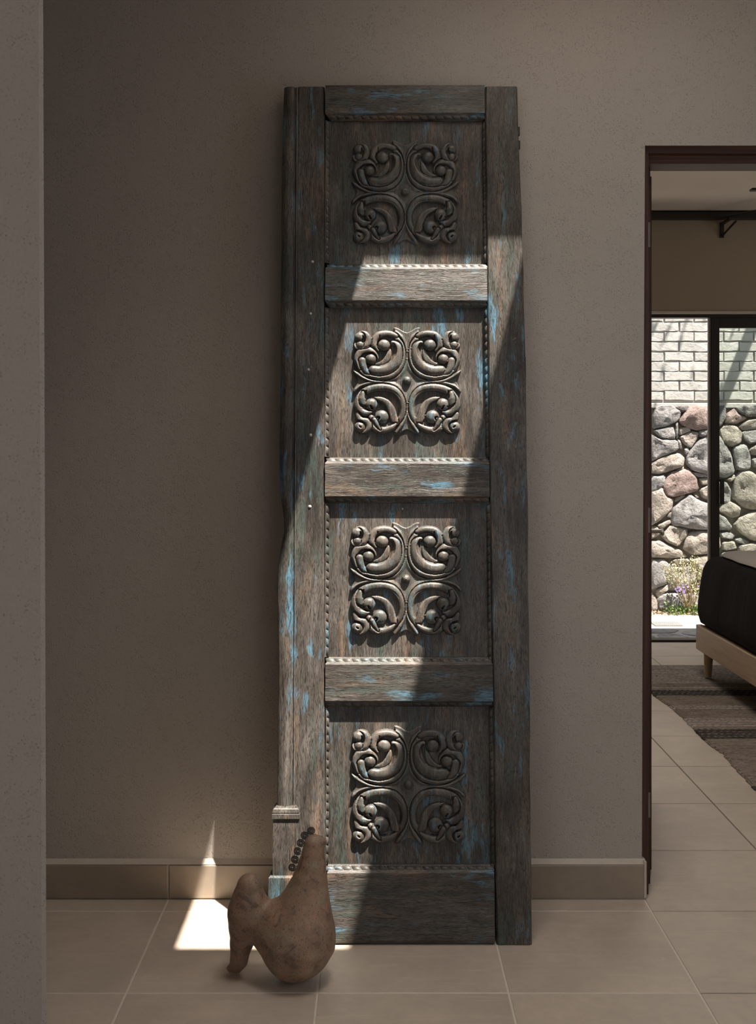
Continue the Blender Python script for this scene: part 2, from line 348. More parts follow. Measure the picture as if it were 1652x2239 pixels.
# door frame, open leaf
d1 = tag(empty('door_1', (OX0, WY, 0)), kind='structure')
def rel(o, par):
    o.matrix_parent_inverse = Matrix.Translation(-Vector(par.location)); return o
b = bmesh.new(); prism_xy(b, [(OX0, .034), (.7865, .034), (.7865, .108), (.810, .108), (.810, WB-.002), (OX0, WB-.002)], 0, 2.150)
rel(ob('jamb', b, 'jamb', d1), d1)
b = bmesh.new(); prism_xy(b, [(OX1, .034), (OX1, WB-.002), (OX1-.046, WB-.002), (OX1-.046, .108), (OX1-.0225, .108), (OX1-.0225, .034)], 0, 2.150)
rel(ob('jamb', b, 'jamb', d1), d1)
b = bmesh.new(); loft(b, [[(x, .034, 2.150), (x, .034, 2.1265), (x, .060, 2.1265), (x, .060, 2.103), (x, .110, 2.103), (x, .110, 2.112), (x, WB-.002, 2.112), (x, WB-.002, 2.150)] for x in (.7867, OX1-.0227)])
rel(ob('head', b, 'headwood', d1), d1)
# leaf folded back into the bedroom, seen nearly edge on
lf = ob('leaf', box(bmesh.new(), (-.04, 0, .010), (0, .76, 2.098), .002), 'jamb', d1); lf.location = Vector((.8335, WB+.003, 0)) - Vector(d1.location); lf.rotation_euler = (0, 0, -math.atan(.244))
b = bmesh.new(); tube(b, [(0, .690, .975), (.045, .690, .975)], .008, 8); box(b, (.038, .575, .968), (.048, .698, .984), .003); box(b, (0, .668, .93), (.005, .712, 1.02), .001)
ob('handle', b, 'steel', lf)
for z in (1.870, 1.032, .196):
    b = boxes(((.8035, .1045, z), (.8078, .1082, z+.073)), bev=.0005); tube(b, [(.8075, .1045, z), (.8075, .1045, z+.073)], .0018, 6); rel(ob('hinge', b, 'steel', d1), d1)

# ------------------------------------------------------------------ sliding glass door of the bedroom
w1 = tag(empty('window_1', (WX0, BY, 0)), kind='structure')
def wp(name, mat, *bs, bev=.0015): return rel(ob(name, boxes(*bs, bev=bev), mat, w1), w1)
wp('frame_head', 'darkmetal', ((WX0, BY+.005, 2.104), (WX1, BY+.085, 2.1245)))
wp('frame_side', 'darkmetal', ((WX0, BY+.005, 0), (WX0+.035, BY+.085, 2.1035))); wp('frame_side', 'darkmetal', ((WX1-.035, BY+.005, 0), (WX1, BY+.085, 2.1035)))
wp('floor_track', 'darkmetal', ((WX0, BY-.010, .0005), (WX1, BY+.075, .013)))
sp = wp('sliding_panel', 'darkmetal', ((2.189, BY+.01, .014), (2.243, BY+.045, 2.1035)), ((WX1-.10, BY+.01, .014), (WX1-.036, BY+.045, 2.1035)), ((2.243, BY+.01, 2.038), (WX1-.10, BY+.045, 2.1035)), ((2.243, BY+.01, .014), (WX1-.10, BY+.045, .09)))
wp('panel_edge', 'edgemetal', ((2.173, BY+.015, .014), (2.1885, BY+.04, 2.1035)))
wp('pane', 'glass', ((2.243, BY+.025, .09), (WX1-.10, BY+.031, 2.038)), bev=0)
wp('handle', 'darkmetal', ((2.2435, BY-.012, .892), (2.268, BY+.012, 1.057)), bev=.003)
tag(ob('trim_1', boxes(((BX0, BY-.06, 2.735), (BX1, BY, 2.776)), ((BX0, BY-.03, 2.776), (BX1, BY, 2.789))), 'darkmetal'), kind='structure')
tag(ob('trim_2', boxes(((WX0-.05, BY-.012, 2.126), (WX1+.05, BY, 2.146)), bev=.003), 'ledge'), kind='structure')  # paler strip in place of the bounce-lit recess over the window head
# roof light kerb
tag(ob('window_2', boxes(((hx0-.05, hy0-.05, c1), (hx0-.03, hy1+.05, c1+.04)), ((hx1+.03, hy0-.05, c1), (hx1+.05, hy1+.05, c1+.04)), ((hx0-.03, hy0-.05, c1), (hx1+.03, hy0-.03, c1+.04)), ((hx0-.03, hy1+.03, c1), (hx1+.03, hy1+.05, c1+.04))), 'darkmetal'), kind='structure')

# ------------------------------------------------------------------ the carved door that leans on the wall
TH = math.atan(.1026)
cd = tag(empty('carved_door', (0, -.285, .0015), (-TH, 0, 0)), 'tall weathered wooden door with four carved scroll panels leaning on the plaster wall', 'antique door', kind='thing')
BK = .046; REC = .019                     # back of the door, depth of the panels (local y points to the wall)
def jit(a): return rng.uniform(-a, a)
# stiles
def stile(x0f, x1f, v0, v1, ytop=0.):
    b = bmesh.new(); rings = []
    n = 26
    for k in range(n+1):
        v = v0+(v1-v0)*k/n; a, c = x0f(v), x1f(v)
        e = .003 if 0 < k < n else .005
        rings.append([(a, BK, v), (a, e, v), (a+e, ytop, v), (c-e, ytop, v), (c, e, v), (c, BK, v)])
    return loft(b, rings)
RE = [(0, .407), (.20, .408), (.45, .4075), (.47, .4105), (1.0, .411), (1.018, .412), (1.5, .411), (1.64, .410), (1.9, .407), (2.1, .403), (2.2, .401), (2.302, .400)]
RI = [(0, .3155), (.657, .3145), (1.2, .311), (1.77, .3105), (2.302, .309)]
st_r = ob('stile', stile(lambda v: interp(RI, v), lambda v: interp(RE, v)+jit(.0012), 0, 2.302), 'woodv', cd)
LI = [(0, -.125), (.19, -.1265), (.657, -.131), (1.26, -.1345), (2.302, -.1385)]
st_l = ob('stile', stile(lambda v: -.2135, lambda v: interp(LI, v)-.0008, .0, 2.3015), 'woodv', cd)
# meeting strip on the left edge: half round with bead, chipped outer edge
LE = [(2.302, -.2525), (2.0, -.2565), (1.9, -.2565), (1.64, -.257), (1.45, -.2545), (1.40, -.2565), (1.25, -.256), (1.16, -.2525), (1.12, -.246), (1.067, -.2405), (1.03, -.249), (1.0, -.2535), (.95, -.258), (.86, -.2575), (.80, -.254), (.657, -.2525), (.35, -.254)]
b = bmesh.new(); rings = []
for k in range(61):
    v = .35+(2.296-.35)*k/60; l = interp(LE, v)+jit(.0007); r = -.2105+(2.3-v)*.0028
    rings.append([(l, BK, v), (l, .003, v), (l+.002, -.005, v), (l+.010, -.011, v), (l+.022, -.0135, v), (r-.013, -.0115, v), (r-.010, -.005, v), (r-.0085, -.0045, v), (r-.0055, -.0085, v), (r-.0025, -.007, v), (r, .004, v), (r, BK, v)])
strip = smooth(ob('meeting_strip', loft(b, rings), 'woodv', cd), 35)
def ringbox(b, steps):
    return loft(b, [[(x0, BK, v), (x0, y, v), (x1, y, v), (x1, BK, v)] for v, x0, x1, y in steps])
ob('capital', ringbox(bmesh.new(), [(.317, -.2635, -.1955, -.018), (.320, -.2655, -.1935, -.0205), (.331, -.266, -.193, -.021), (.3325, -.2635, -.1955, -.018), (.335, -.2645, -.1945, -.0195), (.343, -.263, -.196, -.018), (.346, -.259, -.200, -.0145), (.351, -.2555, -.2035, -.0125)]), 'woodv', strip)
ob('pedestal', ringbox(bmesh.new(), [(.176, -.2625, -.1965, -.0155), (.22, -.2628, -.1965, -.0158), (.27, -.2625, -.197, -.016), (.317, -.2625, -.197, -.016)]), 'woodv', strip)
ob('plinth_block', ringbox(bmesh.new(), [(.0, -.2705, -.199, -.020), (.05, -.272, -.1985, -.021), (.165, -.273, -.1985, -.0215), (.172, -.2725, -.199, -.021), (.177, -.268, -.1995, -.018)]), 'woodv', strip)
# rails: flat face, mitred bevels falling to the panels, carved leaf edging on the bevels
PL, PR = -.1205, .302                     # panel opening
def bead_row(p0, p1, n, w, lean, out):
    """a row of small overlapping carved leaves from p0 to p1 on a bevel; w = width across, out = outward direction"""
    b = bmesh.new(); p0 = Vector(p0); p1 = Vector(p1); d = (p1-p0)/n; dd = d.normalized(); out = Vector(out).normalized(); ac = dd.cross(out)
    L = d.length
    for k in range(n):
        c = p0 + d*(k+.5) + Vector((jit(.0004), 0, jit(.0004))); R = []
        for (s, hw, h) in ((-.50, .92, .0004), (-.43, 1.0, .0026), (.0, 1.0, .0036), (.36, 1.0, .0034), (.47, .92, .0006)):
            q = c + dd*(s*L)
            R.append([q - ac*(hw*w/2) + dd*(lean*L*-.25), q - ac*(hw*w/4) + out*h*.8 + dd*(lean*L*-.12), q + out*h, q + ac*(hw*w/4) + out*h*.8 + dd*(lean*L*.12), q + ac*(hw*w/2) + dd*(lean*L*.25)])
        loft(b, R, cap=False, close=False)
    return b
rails = [(2.223, 2.3045, False, True), (1.691, 1.783, True, True), (1.155, 1.247, True, True), (.616, .714, True, True), (.0, .181, True, False)]
BV = .0158
for v0, v1, up, dn in rails:
    b = bmesh.new(); vm = (v0+v1)/2
    xl = interp(LI, vm)+.0016; xr = interp(RI, vm)-.0016
    if v0 == 0: xl += .002; xr -= .003
    y0 = -.0035
    top = [(xl, v1), (xr, v1)]; bot = [(xl, v0), (xr, v0)]
    # cross sections along the height (front outline)
    rows = []
    if dn: rows += [(v0-BV, PL, PR, REC-.003), (v0-BV+.001, PL-.0005, PR+.0005, REC-.006), (v0-.003, xl+.003, xr-.003, .0015)]
    rows += [(v0, xl, xr, y0+.001), (v0+.002, xl, xr, y0)] if dn else [(v0, xl+.004, xr-.003, .006), (v0+.004, xl+.002, xr-.001, .0015), (v0+.012, xl, xr, y0)]
    for k in range(1, 7): rows.append((v0+(v1-v0)*k/7, xl+jit(.0005), xr+jit(.0005), y0+jit(.0004)))
    rows += [(v1-.002, xl, xr, y0), (v1, xl, xr, y0+.001)]
    if up: rows += [(v1+.003, xl+.003, xr-.003, .0015), (v1+BV-.001, PL-.0005, PR+.0005, REC-.006), (v1+BV, PL, PR, REC-.003)]
    loft(b, [[(xa, BK-.004, v), (xa, y, v), (xa*.5+xc*.5, y, v), (xc, y, v), (xc, BK-.004, v)] for v, xa, xc, y in rows])
    ro = ob('rail', b, 'woodh', cd)
    for flag, v, sgn in ((up, v1, 1), (dn, v0, -1)):
        if flag:
            vc = v + sgn*BV*.52
            ob('carved_edge', smooth(ob('carved_edge', bead_row((PL-.008, .0075, vc), (PR+.008, .0075, vc), 19, .0145, .5, (0, -.72, .69*sgn)), 'woodh', ro)).data, None, ro) if False else smooth(ob('carved_edge', bead_row((PL-.008, .0075, vc), (PR+.008, .0075, vc), 19, .0145, .5, (0, -.72, .69*sgn)), 'woodh', ro))
# panels with their carvings; upright bevels between stile and panel
spans = [(1.799, 2.207), (1.263, 1.675), (.7295, 1.140), (.1975, .600)]
carv = [(.0855, 2.003, .292), (.089, 1.473, .290), (.0845, .9365, .295), (.0895, .3995, .2965)]
G = 262
def carving_mesh():
    ext = 665.
    ax = np.linspace(-ext, ext, G); X, Y = np.meshgrid(ax, ax)      # X right, Y up; crop units
    U, V = np.abs(X), Y
    H = np.zeros_like(U); CX, CY, CR = 323., 305., 310.
    def stroke(pts, rad, Hh, base=.45, sub=False, n=60, p=2.):
        nonlocal H
        pts = np.array(pts, float); n = int(max(40, np.hypot(*np.diff(pts, axis=0).T).sum()/3.5)); t_ = np.linspace(0, 1, len(pts)); tt = np.linspace(0, 1, n)
        # smooth the path (Catmull-like by cubic interpolation of chord parameter)
        def cr(a):
            out = []
            m = len(a)
            for q in tt:
                f = q*(m-1); i = min(int(f), m-2); u = f-i
                p0, p1, p2, p3 = a[max(i-1, 0)], a[i], a[i+1], a[min(i+2, m-1)]
                out.append(.5*((2*p1)+(-p0+p2)*u+(2*p0-5*p1+4*p2-p3)*u*u+(-p0+3*p1-3*p2+p3)*u**3))
            return np.array(out)
        P = cr(pts); R = np.maximum(np.interp(tt, t_, np.array(rad, float)) if len(rad) == len(pts) else np.interp(tt, np.linspace(0, 1, len(rad)), rad), 1.)
        if not sub: R = R*1.10
        best = np.zeros_like(H)
        for (px, py), r in zip(P, R):
            m = (np.abs(U-px) < r) & (np.abs(V-py) < r)
            if not m.any(): continue
            d2 = ((U[m]-px)**2+(V[m]-py)**2)/(r*r)
            val = np.where(d2 < 1, base+(1-base)*np.sqrt(np.maximum(0, 1-d2**(p/2))), 0)*min(1., .55+.45*r/max(R))
            best[m] = np.maximum(best[m], val)
        if sub: H = np.where(best > 0, np.maximum(H-Hh*best, .06), H)
        else: H = np.maximum(H, Hh*best)
    def arc(a0, a1, r0, r1, n=14):
        return [(CX+(r0+(r1-r0)*k/(n-1))*math.cos(math.radians(a0+(a1-a0)*k/(n-1))), CY+(r0+(r1-r0)*k/(n-1))*math.sin(math.radians(a0+(a1-a0)*k/(n-1)))) for k in range(n)]
    def T(*pts): return [(838-x, 775-y) for x, y in pts]
    def over(pts, rad, Hh, base=.5, gap=6, low=.40, **kw):
        """a stroke that lies over what is there, cut free by a narrow groove"""
        nonlocal H
        keep = H.copy(); H = np.zeros_like(H); stroke(pts, [r_+gap for r_ in rad], 1., 1., **kw); ring = H > 0
        H = np.zeros_like(H); stroke(pts, rad, Hh, base, **kw); top = H
        H = np.where(top > 0, top, np.where(ring, np.minimum(keep, low), keep))
    for CY, sg in ((305., 1), (-335., -1)):
        half = (V >= 0) if sg > 0 else (V < 0)
        D = np.hypot(U-CX, V-CY); AV = np.abs(V)
        up = AV > U; lo = np.where(up, U, AV-0.); hi = np.where(up, AV, U)
        flare = np.where(up, np.interp(hi, [0, 200, 330, 470, 560, 625, 660], [400, 130, 52, 56, 100, 152, 160]), np.interp(hi, [0, 200, 330, 470, 560, 640, 660], [400, 130, 40, 50, 84, 125, 130]))
        star = half & (D > CR+2) & (lo < flare) & (hi < 632-30*np.cos(lo/140*3.1))
        H = np.where(star, .60-.30*np.clip((D-(CR+2))/55., 0, 1), H)
    # upright and level ridges along the edges of the star
    stroke(T((640, 700), (745, 640), (815, 540), (826, 430), (808, 320), (770, 235), (700, 172)), [10, 13, 14, 14, 15, 21, 13], .80, .6)
    stroke(T((620, 745), (520, 785), (400, 780), (290, 735), (225, 690), (193, 660)), [10, 13, 14, 15, 19, 10], .80, .6)
    stroke(T((640, 810), (750, 890), (815, 1000), (828, 1110), (815, 1220), (770, 1320), (708, 1412)), [8, 11, 13, 14, 15, 22, 13], .80, .6)
    stroke(T((600, 800), (510, 795), (380, 803), (270, 838), (215, 880), (192, 912)), [8, 11, 12, 14, 18, 10], .74, .6)
    # ---- upper ring
    over(T((700, 235), (765, 330), (785, 470), (752, 600), (672, 690), (545, 728), (420, 712), (310, 650), (248, 560)), [26, 32, 35, 37, 40, 41, 42, 44, 42], .86, .5, gap=8, low=.2)
    over(T((640, 610), (575, 585), (470, 560), (450, 570)), [6, 10, 8, 4], .3)                   # floor of the hollow
    over(T((628, 395), (618, 450), (590, 510), (535, 555), (452, 572)), [16, 30, 34, 28, 8], .58, .75)
    over(T((664, 305), (722, 350), (722, 460), (690, 560), (610, 628), (510, 655), (425, 648)), [26, 46, 58, 62, 62, 60, 58], 1.0, .35)
    stroke(T((668, 330), (684, 390), (676, 460), (640, 530)), [20, 32, 30, 10], .46, .1, sub=True)
    over(T((706, 222), (640, 200), (570, 196), (490, 214), (440, 275), (442, 345), (482, 395)), [26, 38, 42, 42, 42, 42, 22], .94, .42)
    over(T((556, 335), (558, 336)), [68, 68], 1.04, .3, gap=12, low=.2)
    stroke(T((528, 250), (600, 246), (682, 262)), [10, 24, 10], .9, .5, sub=True)
    stroke(T((504, 222), (502, 280)), [7, 10], .4, .4, sub=True)
    over(T((268, 600), (238, 520), (262, 440), (335, 400), (408, 424), (446, 492), (424, 555)), [44, 46, 44, 44, 44, 42, 26], .94, .42)
    over(T((394, 508), (395, 509)), [62, 62], 1.04, .3, gap=12, low=.2)
    over(T((290, 530), (306, 600), (340, 665), (386, 694)), [42, 40, 30, 8], .92, .5)
    stroke(T((282, 478), (330, 452), (390, 440)), [8, 20, 7], .85, .5, sub=True)
    over(T((228, 345), (285, 345), (346, 330), (364, 262), (330, 200), (272, 190)), [40, 40, 38, 38, 36, 30], .84, .42)
    over(T((262, 236), (263, 237)), [58, 58], .92, .3)
    over(T((262, 330), (262, 331)), [44, 44], .82, .4)
    stroke(T((300, 225), (306, 270), (290, 292)), [8, 18, 8], .8, .5, sub=True)
    # ---- lower ring
    over(T((690, 1318), (762, 1230), (788, 1110), (760, 980), (680, 890), (560, 858), (430, 868), (320, 915), (258, 985)), [24, 30, 34, 36, 39, 41, 42, 44, 42], .86, .5, gap=8, low=.2)
    over(T((405, 995), (500, 1000), (590, 1045), (645, 1130), (668, 1220), (690, 1275)), [10, 26, 36, 42, 44, 40], .74, .6)
    stroke(T((730, 1020), (755, 1110), (742, 1210)), [8, 12, 8], .15, .5, sub=True)
    over(T((290, 930), (252, 1010), (240, 1080), (275, 1150), (345, 1178), (400, 1150)), [30, 46, 46, 42, 38, 24], .94, .42)
    over(T((402, 1068), (403, 1069)), [70, 70], 1.04, .3, gap=12, low=.2)
    over(T((300, 925), (292, 1000), (296, 1060)), [22, 42, 34], .98, .5)
    stroke(T((338, 905), (336, 985)), [6, 14], .8, .5, sub=True)
    stroke(T((262, 1062), (300, 1092), (350, 1098)), [5, 13, 6], .7, .5, sub=True)
    stroke(T((392, 1092), (412, 1122)), [8, 12], .7, .5, sub=True)
    over(T((402, 1232), (412, 1310), (462, 1372), (560, 1384), (650, 1352), (702, 1310)), [34, 38, 40, 40, 34, 14], .90, .42)
    over(T((528, 1222), (529, 1223)), [78, 78], 1.02, .3, gap=12, low=.2)
    over(T((440, 1262), (470, 1318), (512, 1380)), [28, 26, 10], .98, .5)
    stroke(T((470, 1225), (496, 1236), (490, 1262)), [6, 12, 6], .7, .5, sub=True)
    stroke(T((560, 1322), (620, 1312), (670, 1296)), [8, 18, 8], .8, .5, sub=True)
    over(T((232, 1185), (272, 1262), (345, 1280), (372, 1336), (330, 1388), (275, 1392)), [24, 42, 40, 40, 36, 28], .84, .42)
    over(T((262, 1345), (263, 1346)), [62, 62], .90, .3)
    stroke(T((238, 1268), (290, 1285)), [8, 12], .6, .5, sub=True)
    stroke(T((258, 1340), (276, 1352)), [8, 9], .5, .5, sub=True)
    # a few gouge lines along the big scrolls
    stroke(T((735, 600), (670, 660), (560, 692), (450, 690)), [3, 5, 5, 3], .10, .6, sub=True)
    stroke(T((760, 1000), (700, 930), (600, 892), (480, 888)), [3, 5, 5, 3], .10, .6, sub=True)
    # soften
    for _ in range(1):
        Hp = np.pad(H, 1, mode='edge'); blur = sum(Hp[i:i+G, j:j+G] for i in range(3) for j in range(3))/9
        H = np.where(H > 0, .5*H+.5*blur, 0)
    H += (H > .05)*np.random.default_rng(3).normal(0, .006, H.shape)
    k = 1./(2*650.)                            # unit width 1 over the carved square
    HT = .0175
    keep = H > .04
    vs = np.stack([X*k, -np.where(keep, H, 0)*HT/.292, Y*k], -1).reshape(-1, 3)
    q = keep[:-1, :-1] | keep[1:, :-1] | keep[:-1, 1:] | keep[1:, 1:]
    I, J = np.nonzero(q); i00 = I*G+J
    F = np.stack([i00, i00+1, i00+G+1, i00+G], -1)
    used = np.unique(F); remap = np.full(G*G, -1); remap[used] = np.arange(len(used))
    me = bpy.data.meshes.new('carving'); me.from_pydata(vs[used].tolist(), [], remap[F].tolist()); me.update()
    for p in me.polygons: p.use_smooth = True
    me.materials.append(M['carved']); return me
CM = carving_mesh()
def dome(b, c, r, h, seg=14, out=(0, -1, 0)):
    R = []
    for a in (0, 25, 48, 68, 84):
        R.append([(c[0]+r*math.cos(math.radians(a))*math.cos(q), c[1]-h*math.sin(math.radians(a)), c[2]+r*math.cos(math.radians(a))*math.sin(q)) for q in (2*math.pi*k/seg for k in range(seg))])
    return loft(b, R)
for (v0, v1), (cx, cv, w) in zip(spans, carv):
    b = bmesh.new(); box(b, (PL-.004, REC, v0-.004), (PR+.004, BK-.008, v1+.004))
    pn = ob('panel', b, 'woodv', cd)
    o = ob('carving', CM, None, pn); o.location = (cx, REC-.0005, cv); o.scale = (w/1.0, .292, w)
    b = bmesh.new(); dome(b, (cx, REC-.0075, cv), .0122, .0105); R0 = .0026
    dome(b, (cx, REC-.0177, cv), R0, .001, 8)
    smooth(ob('boss', b, 'woodv', pn), 50)
    for xs, st_, sgn in ((PL, st_l, -1), (PR, st_r, 1)):
        lim = interp(LI if sgn < 0 else RI, (v0+v1)/2) - sgn*.0008
        b = bmesh.new()
        loft(b, [[(lim, BK-.006, v), (lim, .003, v), (xs, REC-.002, v), (xs-sgn*.0005, BK-.006, v)] for v in (v0+.001, v1-.001)] if True else [])
        ed = ob('bevel', b, 'woodv', st_)
        xm = (lim+xs)/2
        smooth(ob('carved_edge', bead_row((xm, .0105, v0+.006), (xm, .0105, v1-.006), 18, .0125, .5*sgn, (-sgn*.69, -.72, 0)), 'woodv', st_))
# iron studs, pin, edge hinges
for x_, v_, r_ in ((-.170, 1.801, .0042), (-.174, 1.656, .0042), (-.179, 1.501, .0042), (-.172, 1.322, .005), (-.173, 1.129, .005)):
    b = bmesh.new(); dome(b, (x_, .0005, v_), r_, .0036, 10); smooth(ob('stud', b, 'stud', cd))
b = bmesh.new(); dome(b, (.076, REC, 1.124), .003, .003, 8); smooth(ob('stud', b, 'stud', cd))
b = bmesh.new(); tube(b, [(.378, .001, 1.583), (.384, -.006, 1.587)], .0014, 6); ob('pin', b, 'steel', cd)
for z0, z1, xx in ((2.166, 2.190, .406), (2.127, 2.150, .4065), (1.482, 1.538, .4135)):
    ob('hinge_leaf', boxes(((.395, .010, z0), (xx, .022, z1)), bev=.001), 'rust', cd)

# ------------------------------------------------------------------ clay bird
def bird():
    K = .0001978
    def P(cx, cy, r, y=0., z=None): return ((480+cx*.1787-818)/903.4, y, (2020-cy)*.0001906 if z is None else z, r*K)
    BYc = -.467
    chains = [
        [P(945, 1540, 452), P(985, 1390, 412), P(1015, 1240, 362), P(1045, 1095, 310), P(1072, 950, 262), P(1105, 780, 212), P(1130, 590, 168), P(1147, 430, 135), P(1152, 325, 116)],
        [P(1160, 300, 98), P(1225, 285, 62), P(1262, 293, 46)],
        [P(945, 1540, 452), P(900, 1760, 240), P(850, 1985, 28)],
        [P(365, 880, 160, .012), P(350, 1020, 188, .012), P(330, 1200, 207, .014), P(295, 1430, 186, .02), P(258, 1620, 142, .026), P(222, 1745, 108, .029, .031), P(192, 1800, 82, .031, .0165)],
        [P(192, 1800, 75, .031, .0165), P(112, 1822, 44, .031, .0098)],
        [P(365, 1150, 190, .012), P(480, 1225, 188, .010), P(610, 1300, 222, .005), P(740, 1350, 290), P(850, 1400, 370)],
        [P(330, 1250, 190, .014), P(440, 1330, 178, .010), P(560, 1380, 230, .006)],
    ]
    h = .0030
    lo = np.array([-.155, BYc-.10, -.012]); hi = np.array([.0, 0, 0])
    allp = np.array([[p[0], BYc+p[1], p[2], p[3]] for ch in chains for p in ch])
    lo = (allp[:, :3]-allp[:, 3:]).min(0)-.02; hi = (allp[:, :3]+allp[:, 3:]).max(0)+.02
    ax = [np.arange(lo[i], hi[i], h) for i in range(3)]
    GX, GY, GZ = np.meshgrid(*ax, indexing='ij'); F = None
    for ch, kk in zip(chains, (.0, .010, .022, .0, .007, .026, .026)):
        d = np.full(GX.shape, 9.)
        for a, c in zip(ch[:-1], ch[1:]):
            a = np.array([a[0], BYc+a[1], a[2], a[3]]); c = np.array([c[0], BYc+c[1], c[2], c[3]]); e = c-a
            t_ = np.clip(((GX-a[0])*e[0]+(GY-a[1])*e[1]+(GZ-a[2])*e[2])/(e[:3]@e[:3]+1e-12), 0, 1)
            dd = np.sqrt((GX-a[0]-t_*e[0])**2+((GY-a[1]-t_*e[1]))**2+(GZ-a[2]-t_*e[2])**2)-(a[3]+t_*e[3])
            w_ = np.clip(.5+.5*(dd-d)/.006, 0, 1); d = dd*(1-w_)+d*w_-.006*w_*(1-w_)
        if F is None: F = d
        elif kk == 0: F = np.minimum(F, d)
        else:
            w_ = np.clip(.5+.5*(d-F)/kk, 0, 1); F = d*(1-w_)+F*w_-kk*w_*(1-w_)
    # surface nets
    ins = F < 0; nx, ny, nz = F.shape
    acc = np.zeros((nx-1, ny-1, nz-1, 3)); cnt = np.zeros((nx-1, ny-1, nz-1))
    def cs(o): return tuple(slice(o[i], F.shape[i]-1+o[i]) for i in range(3))
    for axis in range(3):
        for u in (0, 1):
            for v in (0, 1):
                o0 = [0, 0, 0]; oth = [i for i in range(3) if i != axis]; o0[oth[0]] = u; o0[oth[1]] = v; o1 = list(o0); o1[axis] = 1
                f0, f1 = F[cs(o0)], F[cs(o1)]; m = (f0 < 0) != (f1 < 0); tt = np.where(m, f0/np.where(m, f0-f1, 1), 0)
                off = np.zeros(acc.shape); off[..., oth[0]] = u; off[..., oth[1]] = v; off[..., axis] = tt
                acc += off*m[..., None]; cnt += m
    act = cnt > 0; idx = np.full(act.shape, -1); idx[act] = np.arange(act.sum())
    pos = (np.argwhere(act)+acc[act]/cnt[act][:, None])*h+lo
    faces = []
    for axis in range(3):
        oth = [i for i in range(3) if i != axis]
        s0 = [slice(1, -1)]*3; s0[axis] = slice(0, -1); s1 = list(s0); s1[axis] = slice(1, None)
        a_, c_ = ins[tuple(s0)], ins[tuple(s1)]; I = np.argwhere(a_ != c_); flip = a_[tuple(I.T)]
        base = I.copy(); base[:, oth[0]] += 1; base[:, oth[1]] += 1
        def g_(du, dv):
            q = base.copy(); q[:, oth[0]] -= du; q[:, oth[1]] -= dv; return idx[tuple(q.T)]
        Q = np.stack([g_(0, 0), g_(1, 0), g_(1, 1), g_(0, 1)], -1); Q = np.where((flip if axis != 1 else ~flip)[:, None], Q, Q[:, ::-1]); faces += Q.tolist()
    me2 = bpy.data.meshes.new('clay_bird'); me2.from_pydata(pos.tolist(), [], faces); me2.update()
    bq = bmesh.new(); bq.from_mesh(me2); bmesh.ops.recalc_face_normals(bq, faces=bq.faces)
    for _ in range(3): bmesh.ops.smooth_vert(bq, verts=bq.verts, factor=.5, use_axis_x=True, use_axis_y=True, use_axis_z=True)
    bq.to_mesh(me2); bq.free()
    zs = min(v.co.z for v in me2.vertices)
    org = Vector((-.17, BYc, 0))
    for v in me2.vertices: v.co.z -= zs; v.co -= org
    me2.name = 'clay_bird'
    root = ob('clay_bird', me2, 'clay', None, org); smooth(root)
    tag(root, 'brown clay bird sculpture with raised tail and a comb of black wire spirals', 'sculpture')
    b = bmesh.new(); pts = []; rad = []
    for k in range(64):
        a = k/63*2*math.pi*2.9; r = .0012+.0078*k/63; pts.append((r*math.cos(a), 0, r*math.sin(a))); rad.append(.00115)
    tube(b, pts, rad, 6); pts = [(.0086, 0, -.001), (.0115, .0, -.004), (.016, 0, -.0065)]; tube(b, pts, .0011, 6)
    bm_ = None
    for i, (cx, cy, rot) in enumerate(((1125, 148, 75), (1045, 205, 40), (995, 298, 15), (957, 402, 5), (925, 508, 8), (890, 608, -20))):
        if bm_ is None: so = smooth(ob('wire_spiral', b, 'iron', root)); bm_ = so.data
        else: so = ob('wire_spiral', bm_, None, root)
        p = P(cx, cy, 1); so.location = Vector((p[0], BYc, p[2]-zs)) - org; so.rotation_euler = (0, math.radians(rot), 0); so.scale = (1.08,)*3
bird()

# ------------------------------------------------------------------ bed
bed = tag(empty('bed', (2.6, 1.95, .013)), 'low bed on pale wooden frame with tapered legs, in the room past the doorway', 'bed')
def bp(name, b, mat): return rel(ob(name, b, mat, bed), bed)
bx0, bx1, by0, by1 = 1.777, 3.43, .93, 2.945
bp('side_rail', boxes(((bx0, by0, .153), (bx0+.035, by1, .289)), bev=.003), 'bedwood'); bp('side_rail', boxes(((bx1-.035, by0, .153), (bx1, by1, .289)), bev=.003), 'bedwood')
bp('end_rail', boxes(((bx0+.036, by1-.035, .153), (bx1-.036, by1, .285)), bev=.003), 'bedwood'); bp('end_rail', boxes(((bx0+.036, by0, .153), (bx1-.036, by0+.035, .285)), bev=.003), 'bedwood')
bp('slat_base', boxes(((bx0+.036, by0+.036, .235), (bx1-.036, by1-.036, .262))), 'bedwood')
for lx in (bx0+.048, bx1-.048):
    for ly in (by1-.075, by0+.075):
        b = bmesh.new(); tube(b, [(lx-.004, ly, .013), (lx, ly, .20), (lx, ly, .234)], [.0185, .029, .029], 14); smooth(bp('leg', b, 'bedwood'), 40)
bp('mattress', boxes(((bx0+.045, by0+.045, .2625), (bx1-.045, by1-.045, .650)), bev=.03), 'linen')
